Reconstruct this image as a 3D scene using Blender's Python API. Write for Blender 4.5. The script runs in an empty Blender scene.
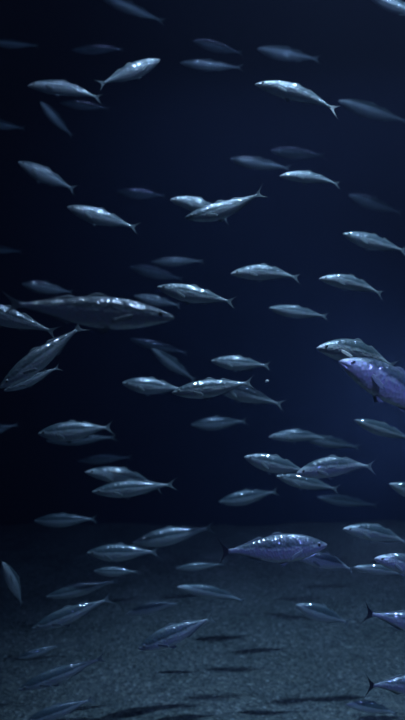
import bpy, bmesh, math, random
from mathutils import Vector, Matrix

sc = bpy.context.scene
COL = sc.collection
PI = math.pi
random.seed(7)

# ------------------------------------------------------------------ camera
F = 623.0                      # focal length in pixels of the 405x720 frame
CX, CY = 202.5, 380.0          # principal column, horizon row
CAM = Vector((0, 0, 1.5))
cam = bpy.data.cameras.new('camera')
cam.sensor_fit = 'VERTICAL'
cam.sensor_height = 36
cam.lens = F / 720 * 36
cam.shift_y = (CY - 360) / 720
cam.clip_start = 0.02
cam.dof.use_dof = True
cam.dof.focus_distance = 1.5
cam.dof.aperture_fstop = 2.8
co = bpy.data.objects.new('camera', cam)
co.location = CAM
co.rotation_euler = (PI / 2, 0, 0)
COL.objects.link(co)
sc.camera = co

# ------------------------------------------------------------------ world, lights, exposure
w = bpy.data.worlds.new('world')
sc.world = w
w.use_nodes = True
w.node_tree.nodes['Background'].inputs[0].default_value = (0.14, 0.22, 0.50, 1)
w.node_tree.nodes['Background'].inputs[1].default_value = 0.09


def aim(o, target):
    o.rotation_euler = (Vector(target) - o.location).to_track_quat('-Z', 'Y').to_euler()


def spot(name, loc, target, power, color, angle, blend=1.0, size=0.05):
    d = bpy.data.lights.new(name, 'SPOT')
    d.energy = power
    d.color = color
    d.spot_size = math.radians(angle)
    d.spot_blend = blend
    d.shadow_soft_size = size
    o = bpy.data.objects.new(name, d)
    o.location = loc
    COL.objects.link(o)
    aim(o, target)
    return o


# tank lamps hung over the water, out of the frame
spot('tank_lamp', (1.15, 1.0, 7.4), (0.95, 2.75, 0), 11500, (0.77, 0.92, 0.92), 36, 1.0, 0.05)
spot('tank_lamp', (0.5, 1.6, 6.4), (0.6, 2.2, 0), 900, (0.76, 0.86, 1.0), 62, 1.0, 0.04)
spot('tank_lamp', (-0.9, 1.2, 4.0), (-0.3, 2.4, 0.6), 45, (0.75, 0.88, 1.0), 90, 1.0, 0.04)
spot('violet_lamp', (0.75, 0.1, 2.5), (0.5, 1.4, 0.55), 120, (0.28, 0.33, 1.0), 56, 0.9, 0.04)
# added blue fill from the right side, brightens the dark back wall
spot('side_fill', (3.05, 5.0, 1.3), (-0.6, 6.5, 1.0), 520, (0.56, 0.72, 1.0), 120, 1.0, 0.06)
# added fill from above the front, for the flanks and long back glints
d = bpy.data.lights.new('front_fill', 'AREA')
d.shape = 'RECTANGLE'
d.size, d.size_y = 3.0, 0.08
d.energy = 78
d.color = (0.55, 0.75, 1.0)
fs = bpy.data.objects.new('front_fill', d)
fs.location = (1.0, 1.02, 4.1)
COL.objects.link(fs)
aim(fs, (0.5, 2.6, 1.3))

# added blue fill, lifts the dark background water and wall
d = bpy.data.lights.new('back_fill', 'AREA')
d.shape = 'RECTANGLE'
d.size, d.size_y = 3.6, 0.3
d.energy = 58
d.spread = math.radians(100)
d.color = (0.62, 0.68, 1.0)
bs = bpy.data.objects.new('back_fill', d)
bs.location = (1.0, 4.9, 5.5)
COL.objects.link(bs)
aim(bs, (0.9, 6.5, 0.4))

vs = sc.view_settings
sc.display_settings.display_device = 'sRGB'
vs.view_transform = 'Standard'
vs.look = 'None'
vs.gamma = 1
vs.use_curve_mapping = False
vs.exposure = 0.0


# ------------------------------------------------------------------ materials
def new_mat(name):
    m = bpy.data.materials.new(name)
    m.use_nodes = True
    nt = m.node_tree
    b = nt.nodes['Principled BSDF']
    return m, nt, b


def ramp(nt, stops, interp='LINEAR'):
    r = nt.nodes.new('ShaderNodeValToRGB')
    r.color_ramp.interpolation = interp
    e = r.color_ramp.elements
    while len(e) < len(stops):
        e.new(0.5)
    for k, (p, c) in enumerate(stops):
        e[k].position = p
        e[k].color = (*c, 1)
    return r


def fish_skin():
    m, nt, b = new_mat('fish_skin')
    L = nt.links.new
    tc = nt.nodes.new('ShaderNodeTexCoord')
    sep = nt.nodes.new('ShaderNodeSeparateXYZ')
    L(tc.outputs['Object'], sep.inputs[0])
    # wobble the colour boundary a little along the flank
    n = nt.nodes.new('ShaderNodeTexNoise')
    n.inputs['Scale'].default_value = 14
    n.inputs['Detail'].default_value = 3
    L(tc.outputs['Object'], n.inputs['Vector'])
    ma = nt.nodes.new('ShaderNodeMath')
    ma.operation = 'MULTIPLY_ADD'
    L(n.outputs['Fac'], ma.inputs[0])
    ma.inputs[1].default_value = 0.03
    L(sep.outputs['Z'], ma.inputs[2])
    mr = nt.nodes.new('ShaderNodeMapRange')
    mr.inputs['From Min'].default_value = -0.10
    mr.inputs['From Max'].default_value = 0.13
    L(ma.outputs[0], mr.inputs['Value'])
    r = ramp(nt, [(0.0, (0.74, 0.77, 0.78)), (0.36, (0.62, 0.67, 0.70)), (0.54, (0.48, 0.55, 0.59)),
                  (0.62, (0.09, 0.13, 0.15)), (0.82, (0.09, 0.13, 0.15)), (0.94, (0.20, 0.25, 0.27)), (1.0, (0.24, 0.28, 0.30))])
    L(mr.outputs[0], r.inputs[0])
    v = nt.nodes.new('ShaderNodeTexVoronoi')
    v.inputs['Scale'].default_value = 62
    L(tc.outputs['Object'], v.inputs['Vector'])
    mx = nt.nodes.new('ShaderNodeMix')
    mx.data_type = 'RGBA'
    mx.blend_type = 'MULTIPLY'
    mx.inputs['Factor'].default_value = 0.18
    L(r.outputs[0], mx.inputs['A'])
    L(v.outputs['Color'], mx.inputs['B'])
    L(mx.outputs['Result'], b.inputs['Base Color'])
    bp = nt.nodes.new('ShaderNodeBump')
    bp.inputs['Strength'].default_value = 0.16
    bp.inputs['Distance'].default_value = 0.012
    v2 = nt.nodes.new('ShaderNodeTexVoronoi')
    v2.inputs['Scale'].default_value = 42
    L(tc.outputs['Object'], v2.inputs['Vector'])
    L(v2.outputs['Distance'], bp.inputs['Height'])
    L(bp.outputs[0], b.inputs['Normal'])
    b.inputs['Metallic'].default_value = 0.12
    b.inputs['Roughness'].default_value = 0.38
    b.inputs['Specular IOR Level'].default_value = 0.6
    # wet scales on top: small facets that catch the lamps one by one
    v3 = nt.nodes.new('ShaderNodeTexVoronoi')
    v3.inputs['Scale'].default_value = 30
    L(tc.outputs['Object'], v3.inputs['Vector'])
    bp2 = nt.nodes.new('ShaderNodeBump')
    bp2.inputs['Strength'].default_value = 0.28
    bp2.inputs['Distance'].default_value = 0.012
    L(v3.outputs['Distance'], bp2.inputs['Height'])
    L(bp2.outputs[0], b.inputs['Coat Normal'])
    b.inputs['Coat Weight'].default_value = 1.0
    b.inputs['Coat Roughness'].default_value = 0.09
    b.inputs['Coat IOR'].default_value = 2.3
    return m


def fin_mat(name, a, c, clear):
    m, nt, b = new_mat(name)
    L = nt.links.new
    tc = nt.nodes.new('ShaderNodeTexCoord')
    wv = nt.nodes.new('ShaderNodeTexWave')
    wv.bands_direction = 'Z'
    wv.inputs['Scale'].default_value = 30
    wv.inputs['Distortion'].default_value = 1.5
    L(tc.outputs['Object'], wv.inputs['Vector'])
    r = ramp(nt, [(0, a), (1, c)])
    L(wv.outputs['Fac'], r.inputs[0])
    L(r.outputs[0], b.inputs['Base Color'])
    b.inputs['Roughness'].default_value = 0.4
    tr = nt.nodes.new('ShaderNodeBsdfTransparent')
    mx = nt.nodes.new('ShaderNodeMixShader')
    mx.inputs[0].default_value = clear
    L(b.outputs[0], mx.inputs[1])
    L(tr.outputs[0], mx.inputs[2])
    L(mx.outputs[0], nt.nodes['Material Output'].inputs['Surface'])
    return m


def plain(name, c, rough=0.4, metal=0.0):
    m, nt, b = new_mat(name)
    n = nt.nodes.new('ShaderNodeTexNoise')
    n.inputs['Scale'].default_value = 60
    r = ramp(nt, [(0.3, tuple(x * 0.8 for x in c)), (0.7, c)])
    nt.links.new(n.outputs['Fac'], r.inputs[0])
    nt.links.new(r.outputs[0], b.inputs['Base Color'])
    b.inputs['Roughness'].default_value = rough
    b.inputs['Metallic'].default_value = metal
    return m


SKIN = fish_skin()
FIN = fin_mat('fin_membrane', (0.16, 0.20, 0.22), (0.34, 0.40, 0.42), 0.3)
DARK_FIN = fin_mat('dark_fin', (0.02, 0.025, 0.03), (0.05, 0.055, 0.07), 0.1)
PALE_GLINT_FIN = fin_mat('pale_glint_fin', (0.72, 0.74, 0.72), (0.88, 0.88, 0.86), 0.0)  # own pale colour on the pectoral fins, a painted glint on the tail
IRIS = plain('fish_iris', (0.35, 0.38, 0.36), 0.2, 0.3)
PUPIL = plain('fish_pupil', (0.004, 0.004, 0.005), 0.12)
FLAKE = plain('flake_white', (0.85, 0.85, 0.82), 0.3)


def gravel_mat():
    m, nt, b = new_mat('tank_gravel')
    L = nt.links.new
    tc = nt.nodes.new('ShaderNodeTexCoord')
    v = nt.nodes.new('ShaderNodeTexVoronoi')
    v.inputs['Scale'].default_value = 70
    L(tc.outputs['Object'], v.inputs['Vector'])
    sp = nt.nodes.new('ShaderNodeSeparateColor')
    L(v.outputs['Color'], sp.inputs[0])
    r = ramp(nt, [(0.0, (0.11, 0.115, 0.11)), (0.35, (0.20, 0.215, 0.20)), (0.65, (0.27, 0.29, 0.26)),
                  (0.9, (0.36, 0.35, 0.29)), (1.0, (0.60, 0.60, 0.54))])
    L(sp.outputs[0], r.inputs[0])
    n = nt.nodes.new('ShaderNodeTexNoise')
    n.inputs['Scale'].default_value = 3.2
    n.inputs['Detail'].default_value = 6
    L(tc.outputs['Object'], n.inputs['Vector'])
    r2 = ramp(nt, [(0.3, (0.68, 0.72, 0.70)), (0.7, (1.0, 1.0, 1.0))])
    L(n.outputs['Fac'], r2.inputs[0])
    mx = nt.nodes.new('ShaderNodeMix')
    mx.data_type = 'RGBA'
    mx.blend_type = 'MULTIPLY'
    mx.inputs['Factor'].default_value = 1
    L(r.outputs[0], mx.inputs['A'])
    L(r2.outputs[0], mx.inputs['B'])
    L(mx.outputs['Result'], b.inputs['Base Color'])
    bp = nt.nodes.new('ShaderNodeBump')
    bp.inputs['Strength'].default_value = 0.8
    bp.inputs['Distance'].default_value = 0.012
    L(v.outputs['Distance'], bp.inputs['Height'])
    L(bp.outputs[0], b.inputs['Normal'])
    b.inputs['Roughness'].default_value = 0.8
    return m


def water_mat():
    m = bpy.data.materials.new('tank_water')
    m.use_nodes = True
    nt = m.node_tree
    nt.nodes.remove(nt.nodes['Principled BSDF'])
    out = nt.nodes['Material Output']
    s = nt.nodes.new('ShaderNodeVolumeScatter')
    s.inputs['Color'].default_value = (0.48, 0.55, 0.95, 1)
    s.inputs['Density'].default_value = 0.0105
    s.inputs['Anisotropy'].default_value = 0.2
    a = nt.nodes.new('ShaderNodeVolumeAbsorption')
    a.inputs['Color'].default_value = (0.46, 0.54, 0.63, 1)
    a.inputs['Density'].default_value = 0.72
    ad = nt.nodes.new('ShaderNodeAddShader')
    nt.links.new(s.outputs[0], ad.inputs[0])
    nt.links.new(a.outputs[0], ad.inputs[1])
    nt.links.new(ad.outputs[0], out.inputs['Volume'])
    return m


# ------------------------------------------------------------------ mesh helpers
def link(name, bm, mat, parent=None, smooth=True):
    bmesh.ops.recalc_face_normals(bm, faces=bm.faces)
    me = bpy.data.meshes.new(name)
    bm.to_mesh(me)
    bm.free()
    if smooth:
        for p in me.polygons:
            p.use_smooth = True
    me.materials.append(mat)
    o = bpy.data.objects.new(name, me)
    COL.objects.link(o)
    o.parent = parent
    return o


def box(name, lo, hi, mat, kind=None):
    bm = bmesh.new()
    bmesh.ops.create_cube(bm, size=1)
    for v in bm.verts:
        v.co = Vector([(lo[i] + hi[i]) / 2 + v.co[i] * (hi[i] - lo[i]) for i in range(3)])
    o = link(name, bm, mat, smooth=False)
    if kind:
        o['kind'] = kind
    return o


# ------------------------------------------------------------------ setting
TANK_X, TANK_Y, TANK_Z = 3.2, 6.5, 7.0
bm = bmesh.new()
NX, NY = 80, 96
grid = []
for j in range(NY + 1):
    row = []
    for i in range(NX + 1):
        x = -TANK_X + 2 * TANK_X * i / NX
        y = 0.5 + (TANK_Y - 0.5) * j / NY
        z = 0.018 * math.sin(2.1 * x + 0.6 * y) + 0.014 * math.sin(3.3 * y - 1.2 * x + 1) + 0.01 * math.sin(7 * x + 3 * y)
        row.append(bm.verts.new((x, y, z + random.uniform(-0.004, 0.004))))
    grid.append(row)
for j in range(NY):
    for i in range(NX):
        bm.faces.new((grid[j][i], grid[j][i + 1], grid[j + 1][i + 1], grid[j + 1][i]))
fl = link('floor', bm, gravel_mat())
fl['kind'] = 'structure'
fl.data.flip_normals() if fl.data.polygons[0].normal.z < 0 else None

WALL = plain('tank_wall_paint', (0.06, 0.08, 0.14), 0.7)
box('wall_back', (-TANK_X - 0.1, TANK_Y, -0.1), (TANK_X + 0.1, TANK_Y + 0.1, TANK_Z), WALL, 'structure')
box('wall_left', (-TANK_X - 0.1, 0.5, -0.1), (-TANK_X, TANK_Y, TANK_Z), WALL, 'structure')
box('wall_right', (TANK_X, 0.5, -0.1), (TANK_X + 0.1, TANK_Y, TANK_Z), WALL, 'structure')
box('water', (-TANK_X + .01, 0.25, 0.06), (TANK_X - .01, TANK_Y - .01, 5.9), water_mat(), 'structure')


# ------------------------------------------------------------------ the fish: one of each bend with its parts
def spline(pts, t):
    """Catmull-Rom through (t, value) pairs"""
    n = len(pts)
    k = 0
    while k < n - 2 and t > pts[k + 1][0]:
        k += 1
    t0, v0 = pts[k]
    t1, v1 = pts[k + 1]
    h = t1 - t0
    u = (t - t0) / h
    m0 = (v1 - pts[k - 1][1]) / (t1 - pts[k - 1][0]) if k > 0 else (v1 - v0) / h
    m1 = (pts[k + 2][1] - v0) / (pts[k + 2][0] - t0) if k + 2 < n else (v1 - v0) / h
    u2, u3 = u * u, u * u * u
    return (2 * u3 - 3 * u2 + 1) * v0 + (u3 - 2 * u2 + u) * h * m0 + (-2 * u3 + 3 * u2) * v1 + (u3 - u2) * h * m1


TS = [0, .02, .06, .12, .2, .3, .4, .5, .6, .7, .8, .9, .96, 1]
UP = list(zip(TS, [.004, .019, .037, .059, .080, .096, .102, .100, .089, .070, .047, .026, .018, .019]))
LO = list(zip(TS, [.004, .017, .034, .056, .079, .099, .108, .107, .094, .072, .046, .024, .017, .019]))
WI = list(zip(TS, [.004, .016, .031, .045, .057, .065, .068, .066, .057, .043, .028, .014, .009, .006]))
BODY0, BODY1 = -0.5, 0.385


def sstep(a, b, x):
    x = max(0, min(1, (x - a) / (b - a)))
    return x * x * (3 - 2 * x)


def bend_fn(side, arch):
    def f(x, y, z):
        q = x + 0.12
        yy = y + side * (q * q if q > 0 else 0.35 * q * q)
        zz = z - arch * x * x
        return Vector((x, yy, zz))
    return f


def body_mesh(fn):
    bm = bmesh.new()
    NR, NS = 46, 36
    rings = []
    for i in range(NR + 1):
        t = (i / NR) ** 1.25
        x = BODY0 + (BODY1 - BODY0) * t
        u, l, wd = spline(UP, t), spline(LO, t), spline(WI, t)
        ring = []
        for j in range(NS):
            a = 2 * PI * j / NS
            s, c = math.sin(a), math.cos(a)
            z = (u if s > 0 else l) * math.copysign(abs(s) ** 0.92, s)
            y = wd * math.copysign(abs(c) ** 1.12, c)
            # gill cover: a swelling that ends on a curved rear edge
            edge = -0.275 - 1.8 * (z + 0.01) ** 2
            g = sstep(-0.46, -0.34, x) * (1 - sstep(edge - 0.004, edge + 0.012, x))
            y *= 1 + 0.09 * g
            # mouth slit
            if x < -0.43:
                d = (z + 0.006 + (x + 0.5) * 0.22) / 0.004
                y *= 1 - 0.45 * math.exp(-d * d)
            ring.append(bm.verts.new(fn(x, y, z)))
        rings.append(ring)
    for i in range(NR):
        for j in range(NS):
            k = (j + 1) % NS
            bm.faces.new((rings[i][j], rings[i][k], rings[i + 1][k], rings[i + 1][j]))
    bm.faces.new(rings[0])
    bm.faces.new(list(reversed(rings[-1])))
    return bm


def fin_grid(fn, pos, nu, nv, thick, normal=(0, 1, 0)):
    """closed thin fin: pos(u, v) -> point, thickness falls off towards the edge u=1"""
    bm = bmesh.new()
    nrm = Vector(normal).normalized()
    sides = []
    for sgn in (1, -1):
        g = []
        for i in range(nu + 1):
            u = i / nu
            row = []
            for j in range(nv + 1):
                v = j / nv
                p = Vector(pos(u, v)) + nrm * (sgn * thick * (1 - 0.8 * u))
                row.append(bm.verts.new(fn(*p)))
            g.append(row)
        sides.append(g)
    A, B = sides
    for i in range(nu):
        for j in range(nv):
            bm.faces.new((A[i][j], A[i + 1][j], A[i + 1][j + 1], A[i][j + 1]))
            bm.faces.new((B[i][j], B[i][j + 1], B[i + 1][j + 1], B[i + 1][j]))
    for j in range(nv):
        bm.faces.new((A[0][j], A[0][j + 1], B[0][j + 1], B[0][j]))
        bm.faces.new((A[nu][j + 1], A[nu][j], B[nu][j], B[nu][j + 1]))
    for i in range(nu):
        bm.faces.new((A[i + 1][0], A[i][0], B[i][0], B[i + 1][0]))
        bm.faces.new((A[i][nv], A[i + 1][nv], B[i + 1][nv], B[i][nv]))
    return bm


def tail_pos(u, v):
    s = 2 * v - 1
    r = (0.368, 0.016 * s)
    e = (0.425 + 0.075 * abs(s) ** 1.5, 0.088 * math.copysign(abs(s) ** 0.9, s))
    k = u ** 0.9
    return (r[0] + (e[0] - r[0]) * k, 0, r[1] + (e[1] - r[1]) * u ** 1.1)


def top_at(x):
    return spline(UP, (x - BODY0) / (BODY1 - BODY0))


def bot_at(x):
    return -spline(LO, (x - BODY0) / (BODY1 - BODY0))


def wid_at(x):
    return spline(WI, (x - BODY0) / (BODY1 - BODY0))


def dorsal_pos(u, v):
    x = -0.13 + 0.14 * v
    h = 0.029 * (math.sin(PI * min(1, v * 1.15 + 0.12)) ** 0.8 if v * 1.15 + 0.12 < 1 else 0.02) * (1 - 0.45 * v)
    return (x + 0.035 * u, 0, top_at(x) - 0.006 + h * u)


def rear_dorsal_pos(u, v):
    x = 0.07 + 0.24 * v
    h = 0.006 + 0.018 * (1 - v) ** 2.2 * min(1, v * 8 + 0.3)
    return (x + 0.02 * u, 0, top_at(x) - 0.005 + h * u)


def anal_pos(u, v):
    x = 0.07 + 0.24 * v
    h = 0.006 + 0.018 * (1 - v) ** 2.2 * min(1, v * 8 + 0.3)
    return (x + 0.02 * u, 0, bot_at(x) + 0.005 - h * u)


def pectoral_pos(side):
    def f(u, v):
        wv = 0.030 * (v - 0.45) * (0.5 + 1.2 * u - 1.2 * u * u)
        return (-0.262 + 0.115 * u, side * (wid_at(-0.25) * 0.97 + 0.030 * u), -0.024 - 0.045 * u + wv + 0.008 * v)
    return f


def pelvic_pos(side):
    def f(u, v):
        x = -0.155 + 0.035 * v + 0.055 * u
        return (x, side * (0.012 + 0.014 * u), bot_at(-0.155 + 0.035 * v) + 0.008 - 0.036 * u * (1 - 0.5 * v))
    return f


def eye_mesh(fn, side, r, push, depth):
    bm = bmesh.new()
    bmesh.ops.create_uvsphere(bm, u_segments=16, v_segments=10, radius=1)
    for v in bm.verts:
        p = Vector((v.co.x * r, v.co.y * r * depth, v.co.z * r))
        v.co = fn(-0.418 + p.x, side * (wid_at(-0.418) * 0.93 + push) + p.y, 0.016 + p.z)
    return bm


def make_fish(side, arch):
    fn = bend_fn(side, arch)
    root = bpy.data.objects.new('fish', None)
    root.empty_display_size = 0.1
    COL.objects.link(root)
    link('body', body_mesh(fn), SKIN, root)
    link('tail_fin', fin_grid(fn, tail_pos, 6, 16, 0.0035), FIN, root)
    link('dorsal_fin', fin_grid(fn, dorsal_pos, 4, 10, 0.002), FIN, root)
    link('second_dorsal_fin', fin_grid(fn, rear_dorsal_pos, 3, 14, 0.002), FIN, root)
    link('anal_fin', fin_grid(fn, anal_pos, 3, 14, 0.002), FIN, root)
    for s in (-1, 1):
        link('pectoral_fin', fin_grid(fn, pectoral_pos(s), 6, 6, 0.002, (0, 1, 0.3 * s)), FIN, root)
        link('pelvic_fin', fin_grid(fn, pelvic_pos(s), 4, 4, 0.0015), FIN, root)
        e = link('eye', eye_mesh(fn, s, 0.0175, 0, 0.45), IRIS, root)
        link('pupil', eye_mesh(fn, s, 0.0105, 0.0035, 0.5), PUPIL, e)
    return root


def copy_tree(o, parent=None, far=False):
    c = o.copy()
    COL.objects.link(c)
    c.parent = parent
    for ch in o.children:
        if far and ch.name.split('.')[0] in ('pectoral_fin', 'pelvic_fin', 'eye'):
            continue
        copy_tree(ch, c)
    return c


# bends: straight, tail towards +y, tail towards -y, arched, hollow
BENDS = [(0, 0), (0.28, 0), (-0.28, 0), (0.12, 0.22), (-0.12, -0.18)]
PROTO = [None] * len(BENDS)

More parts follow.
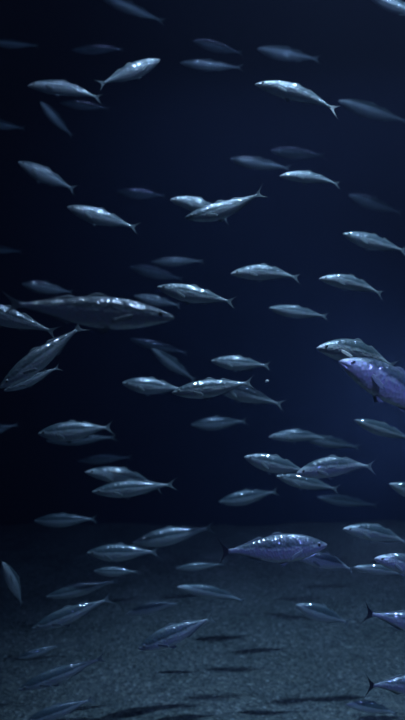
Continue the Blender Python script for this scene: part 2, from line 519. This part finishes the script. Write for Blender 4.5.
# snout x, snout y, tail x, tail y (pixels) | height px | distance m | yaw deg (+: tail farther) | bend | far | label
FISH = [
    # --- top of the water
    (98, -5, 167, 23, 13, 2.9, 10, 0, 1, 'dim fish cut by the top edge, above the upper fish with a dark eye'),
    (-12, 42, 41, 46, 9, 3.3, 12, 0, 1, 'faint fish at the left edge in the highest row'),
    (72, 50, 126, 49, 9, 3.9, 5, 0, 1, 'barely visible greenish fish, upper left, between two brighter fish'),
    (28, 82, 104, 95, 15, 2.35, 8, 3, 0, 'pale-backed fish facing left near the upper left, clear of others'),
    (160, 60, 96, 86, 16, 2.1, -18, 0, 0, 'upper fish facing right with a pale head and clear dark eye'),
    (60, 103, 112, 109, 9, 3.6, 5, 0, 1, 'thin dim fish directly beneath the pale-backed upper left fish'),
    (40, 102, 74, 138, 13, 2.9, 25, 0, 1, 'dim fish diving nose-up with its tail pointing steeply down, upper left'),
    (-20, 121, 27, 129, 10, 3.4, 8, 0, 1, 'faint fish half out of frame beneath the upper left diver'),
    (193, 41, 245, 54, 11, 3.6, 10, 0, 1, 'faint fish just above the level fish with one glint, top centre'),
    (180, 63, 245, 68, 12, 2.9, 5, 0, 1, 'level grey fish with one glint on its back, top centre'),
    (257, 49, 322, 60, 15, 2.9, 6, 0, 1, 'grey fish right of centre above the bright white-tailed fish'),
    (256, 80, 342, 107, 17, 1.95, 5, 3, 0, 'bright fish with a white forked tail and glinting back, upper right'),
    (338, 101, 412, 123, 16, 3.0, 15, 0, 1, 'dim fish behind the tail of the bright white-tailed fish'),
    (366, -8, 425, 19, 16, 2.7, 8, 0, 1, 'fish cut off by the upper right corner of the picture'),
    # --- second row
    (18, 162, 77, 191, 17, 2.5, 15, 0, 0, 'dull fish slanting tail-down at the left, alone below the faint diver'),
    (67, 207, 140, 229, 17, 2.35, 10, 0, 0, 'grey fish slanting tail-down, lower neighbour of the dull left fish'),
    (117, 192, 168, 196, 11, 4.2, 8, 0, 1, 'almost invisible fish left of the two crossing bright fish'),
    (171, 196, 232, 216, 15, 2.25, 12, 3, 0, 'fish partly hidden behind the bright fish whose tail rises to the right'),
    (186, 222, 266, 195, 18, 1.85, 8, 4, 0, 'bright fish with tail raised, head low at left, crossing another'),
    (230, 159, 293, 169, 13, 3.0, 8, 0, 1, 'greenish grey fish just left of and above the glossy thin fish'),
    (271, 151, 328, 156, 12, 3.7, 10, 0, 1, 'faint blurred fish over the glossy thin fish, right of centre'),
    (280, 173, 343, 182, 12, 2.35, 12, 3, 0, 'glossy thin fish with a light back line, right of centre'),
    (348, 195, 404, 214, 13, 3.4, 12, 0, 1, 'blurred fish above the dotted fish at the right edge'),
    (343, 234, 409, 252, 16, 2.4, 8, 0, 0, 'fish with a few dotted glints reaching the right edge, second row'),
    (-25, 247, 24, 252, 9, 3.6, 5, 0, 1, 'very faint fish at the left edge above the big dark fish'),
    # --- around the big dark fish
    (130, 267, 186, 280, 12, 3.6, 10, 0, 1, 'dim fish above and left of the bright fish with a forked tail'),
    (151, 262, 206, 261, 10, 3.0, 4, 0, 1, 'small level fish above the bright fork-tailed fish near the middle'),
    (157, 287, 237, 303, 18, 1.85, 6, 0, 0, 'bright fish with dark forked tail, beyond the nose of the big dark fish'),
    (231, 270, 303, 275, 16, 2.2, 6, 3, 0, 'silvery level fish right of the bright fork-tailed fish'),
    (269, 308, 330, 317, 13, 2.7, 8, 0, 1, 'dull greenish fish below the silvery level fish'),
    (320, 275, 387, 292, 15, 2.2, 10, 3, 0, 'fish with a beaded light line on its rear back, middle right'),
    (174, 318, -2, 303, 33, 0.98, -6, 0, 0, 'largest dark fish facing right with a row of glints along its back'),
    (22, 284, 75, 293, 13, 2.9, 10, 0, 1, 'dim fish above the back of the largest dark fish'),
    (134, 296, 182, 306, 11, 2.9, 12, 0, 1, 'greenish fish seen past the forehead of the largest dark fish'),
    (-38, 302, 60, 334, 21, 1.35, 12, 0, 0, 'fish cut by the left edge, its light back under the largest fish tail'),
    (0, 388, 86, 323, 21, 1.30, 18, 0, 0, 'pale-flanked fish standing steeply, head down at the lower left edge'),
    (4, 391, 62, 366, 12, 1.75, 15, 0, 0, 'narrow fish partly hidden under the steep pale-flanked fish'),
    (-32, 436, 21, 424, 11, 2.9, 10, 0, 1, 'fish at the left edge showing little but its tail'),
    (130, 339, 190, 354, 10, 3.7, 8, 0, 1, 'faint thin fish beneath the nose of the largest dark fish'),
    (152, 349, 197, 382, 13, 3.0, 25, 0, 1, 'dim fish slanting steeply down towards the bright bluish pair'),
    (122, 383, 187, 390, 17, 2.25, 6, 0, 0, 'fish whose tail ends behind the bright bluish middle fish'),
    (172, 393, 257, 382, 19, 1.75, 4, 1, 0, 'bright bluish fish with raised dorsal fin, exact middle'),
    (210, 384, 286, 406, 17, 2.3, 8, 0, 0, 'grey fish emerging from behind the bright bluish middle fish'),
    (211, 361, 272, 366, 15, 2.45, 6, 0, 0, 'level fish right above the bright bluish middle fish'),
    (318, 342, 402, 364, 25, 1.75, 20, 3, 0, 'stout fish above the violet fish at the right edge'),
    (344, 353, 450, 424, 41, 1.15, 12, 3, 0, 'large violet-blue fish cut by the right edge with a glinting back line'),
    # --- below the middle
    (38, 434, 115, 427, 20, 2.2, 4, 0, 0, 'plump fish with one glint, left, above a fainter one'),
    (46, 441, 119, 437, 10, 2.9, 4, 0, 1, 'dim fish tucked right under the plump left fish'),
    (78, 461, 134, 457, 9, 3.7, 4, 0, 1, 'very faint fish above the overlapping left pair'),
    (86, 468, 166, 486, 17, 2.5, 8, 3, 0, 'upper fish of the overlapping left pair'),
    (92, 492, 178, 484, 17, 2.25, 6, 0, 0, 'lower fish of the overlapping left pair with brownish tail'),
    (191, 425, 249, 421, 14, 3.2, 6, 0, 1, 'fish with a single bright spot under its middle, centre'),
    (269, 434, 331, 437, 13, 3.05, 6, 3, 0, 'arched fish with a thin light back above the bright pair'),
    (302, 437, 362, 448, 12, 3.25, 10, 0, 1, 'dim fish behind the arched light-backed fish'),
    (244, 457, 312, 473, 18, 2.1, 10, 0, 0, 'left fish of the bright pair, snout pointing up'),
    (296, 469, 378, 463, 21, 1.85, 5, 3, 0, 'right fish of the bright pair with pale arched back'),
    (276, 476, 341, 490, 14, 2.55, 8, 0, 0, 'fish below the bright pair'),
    (354, 420, 417, 441, 14, 2.6, 12, 0, 1, 'fish slanting out at the right edge above the bright pair'),
    (389, 484, 445, 502, 15, 2.5, 8, 0, 1, 'fish with only its head inside the right edge'),
    (219, 502, 280, 491, 15, 3.3, 8, 0, 1, 'blurred fish with raised tail above the violet forked-tail fish'),
    (317, 497, 380, 506, 10, 3.6, 8, 0, 1, 'faint fish with a tiny glint under the bright pair'),
    # --- over the gravel
    (34, 521, 99, 519, 14, 3.1, 4, 0, 1, 'dull greenish level fish, lower left, where gravel fades to dark'),
    (344, 525, 414, 542, 17, 2.2, 10, 3, 0, 'fish with white glints on its back at the right above blue fish'),
    (327, 545, 215, 552, 29, 1.32, -5, 0, 0, 'violet fish facing right with broad forked tail over the gravel'),
    (298, 554, 358, 569, 16, 1.9, 10, 3, 0, 'fish with a glinting back line just past the violet fish nose'),
    (376, 554, 448, 578, 20, 1.5, 10, 3, 0, 'bright blue fish head entering from the right edge over gravel'),
    (354, 565, 412, 575, 9, 2.2, 8, 3, 1, 'thin fish with one glint below the bright blue head'),
    (87, 553, 161, 552, 18, 2.5, 5, 0, 0, 'broad grey fish, lower left, with a ruffled shadow beneath'),
    (133, 543, 216, 527, 18, 2.6, 8, 0, 1, 'long grey fish with raised tail touching the broad grey fish'),
    (94, 571, 140, 572, 10, 2.7, 8, 0, 1, 'small fish with a glint under the broad grey fish'),
    (3, 562, 27, 608, 15, 1.9, 30, 1, 0, 'bluish fish hanging almost upright, tail down, at lower left'),
    (46, 597, 122, 580, 13, 2.6, 8, 0, 1, 'faint fish with raised tail above the tilted dull fish'),
    (32, 629, 114, 597, 17, 2.1, 8, 0, 0, 'tilted dull fish with one speck on its back, lower left'),
    (126, 612, 184, 602, 12, 2.7, 8, 3, 1, 'small arched fish with a light back over the gravel'),
    (138, 649, 217, 616, 21, 1.8, 8, 0, 0, 'violet-tinted tilted fish with beaded glints, near the bottom'),
    (178, 584, 250, 601, 11, 2.6, 10, 3, 1, 'slim fish with a pale back line left of the violet fish tail'),
    (176, 568, 226, 564, 8, 3.0, 6, 0, 1, 'thin faint fish left of the violet fish tail'),
    (296, 605, 352, 624, 17, 2.45, 10, 0, 1, 'pale grey fish low over gravel, right of centre'),
    (464, 632, 360, 612, 24, 1.45, -8, 0, 0, 'dark-bellied fish leaving at the right edge, tail inward, upper one'),
    (458, 688, 359, 681, 23, 1.40, -6, 1, 0, 'bluish fish leaving at the lower right corner, forked tail inward'),
    (347, 702, 402, 714, 12, 2.3, 10, 3, 1, 'pale fish close to the gravel under the lower right forked tail'),
    (18, 690, 108, 656, 16, 2.0, 8, 0, 0, 'long tilted faint fish near the bottom left'),
    (18, 658, 62, 645, 9, 2.6, 8, 0, 1, 'small dim fish with a tail glint between two tilted fish'),
    (26, 722, 96, 698, 15, 2.1, 8, 0, 0, 'faint tilted fish on the bottom edge, lower left corner'),
]


def px(x, y, d):
    return Vector((CAM.x + (x - CX) / F * d, CAM.y + d, CAM.z - (y - CY) / F * d))


for x1, y1, x2, y2, h, Z, yaw, bend, far, label in FISH:
    if far and Z >= 2.9 and y1 < 500:
        Z *= 1.17
    span = math.hypot(x2 - x1, y2 - y1) / F * Z
    dd = math.tan(math.radians(yaw)) * span / 2
    head, tail = px(x1, y1, Z - dd), px(x2, y2, Z + dd)
    ax = tail - head
    Ln = ax.length
    ax.normalize()
    up = (Vector((0, 0, 1)) - ax * ax.z).normalized()
    ay = up.cross(ax)
    height = h / F * Z / 0.215
    sz = max(0.75 * Ln, min(1.25 * Ln, height))
    M = Matrix((ax, ay, up)).transposed().to_4x4()
    M.translation = (head + tail) / 2
    first = PROTO[bend] is None
    if first:
        PROTO[bend] = make_fish(*BENDS[bend])
        o = PROTO[bend]
        if far:
            o = copy_tree(PROTO[bend], far=True)
    else:
        o = copy_tree(PROTO[bend], far=bool(far))
    o.matrix_world = M @ Matrix.Diagonal((Ln, 0.5 * (Ln + sz), sz, 1))
    o['label'] = label
    o['category'] = 'fish'
    if 'broad forked tail' in label or 'tail inward' in label:
        for ch in o.children:
            if ch.name.startswith('tail_fin'):
                ch.data = ch.data.copy()
                ch.data.materials[0] = DARK_FIN
                ch['label'] = 'dark forked tail fin'
                for v in ch.data.vertices:
                    k = max(0, v.co.x - 0.38) / 0.12
                    v.co.z *= 1 + 0.6 * k
    for part, key in (('tail_fin', 'white forked tail'), ('pectoral_fin', 'stout fish above')):
        if key in label:
            for ch in o.children:
                if ch.name.split('.')[0] == part:
                    ch.data = ch.data.copy()
                    ch.data.materials[0] = PALE_GLINT_FIN
                    ch['label'] = 'pale fin, glint-white on the tail'
    o['group'] = 'shoal of silvery fish'
    if first and far:
        PROTO[bend]['unused'] = 1
    print('FISH %.2f m, z %.2f, h/l %.2f  %s' % (Ln, min(head.z, tail.z) - 0.1 * sz, sz / Ln, label[:40]))

# originals that were not placed themselves
for p in PROTO:
    if p and p.get('unused'):
        for ch in list(p.children_recursive):
            bpy.data.objects.remove(ch)
        bpy.data.objects.remove(p)

# ------------------------------------------------------------------ a scrap of food drifting
bm = bmesh.new()
bmesh.ops.create_icosphere(bm, subdivisions=2, radius=0.004)
for v in bm.verts:
    v.co = Vector((v.co.x * 1.4, v.co.y * 0.5, v.co.z * 0.8)) * random.uniform(0.7, 1.2)
o = link('food_flake', bm, FLAKE)
o.location = px(267, 381, 1.6)
o.rotation_euler = (0, -0.4, 0)
o['label'] = 'tiny white speck drifting right of the bright bluish middle fish'
o['category'] = 'food flake'
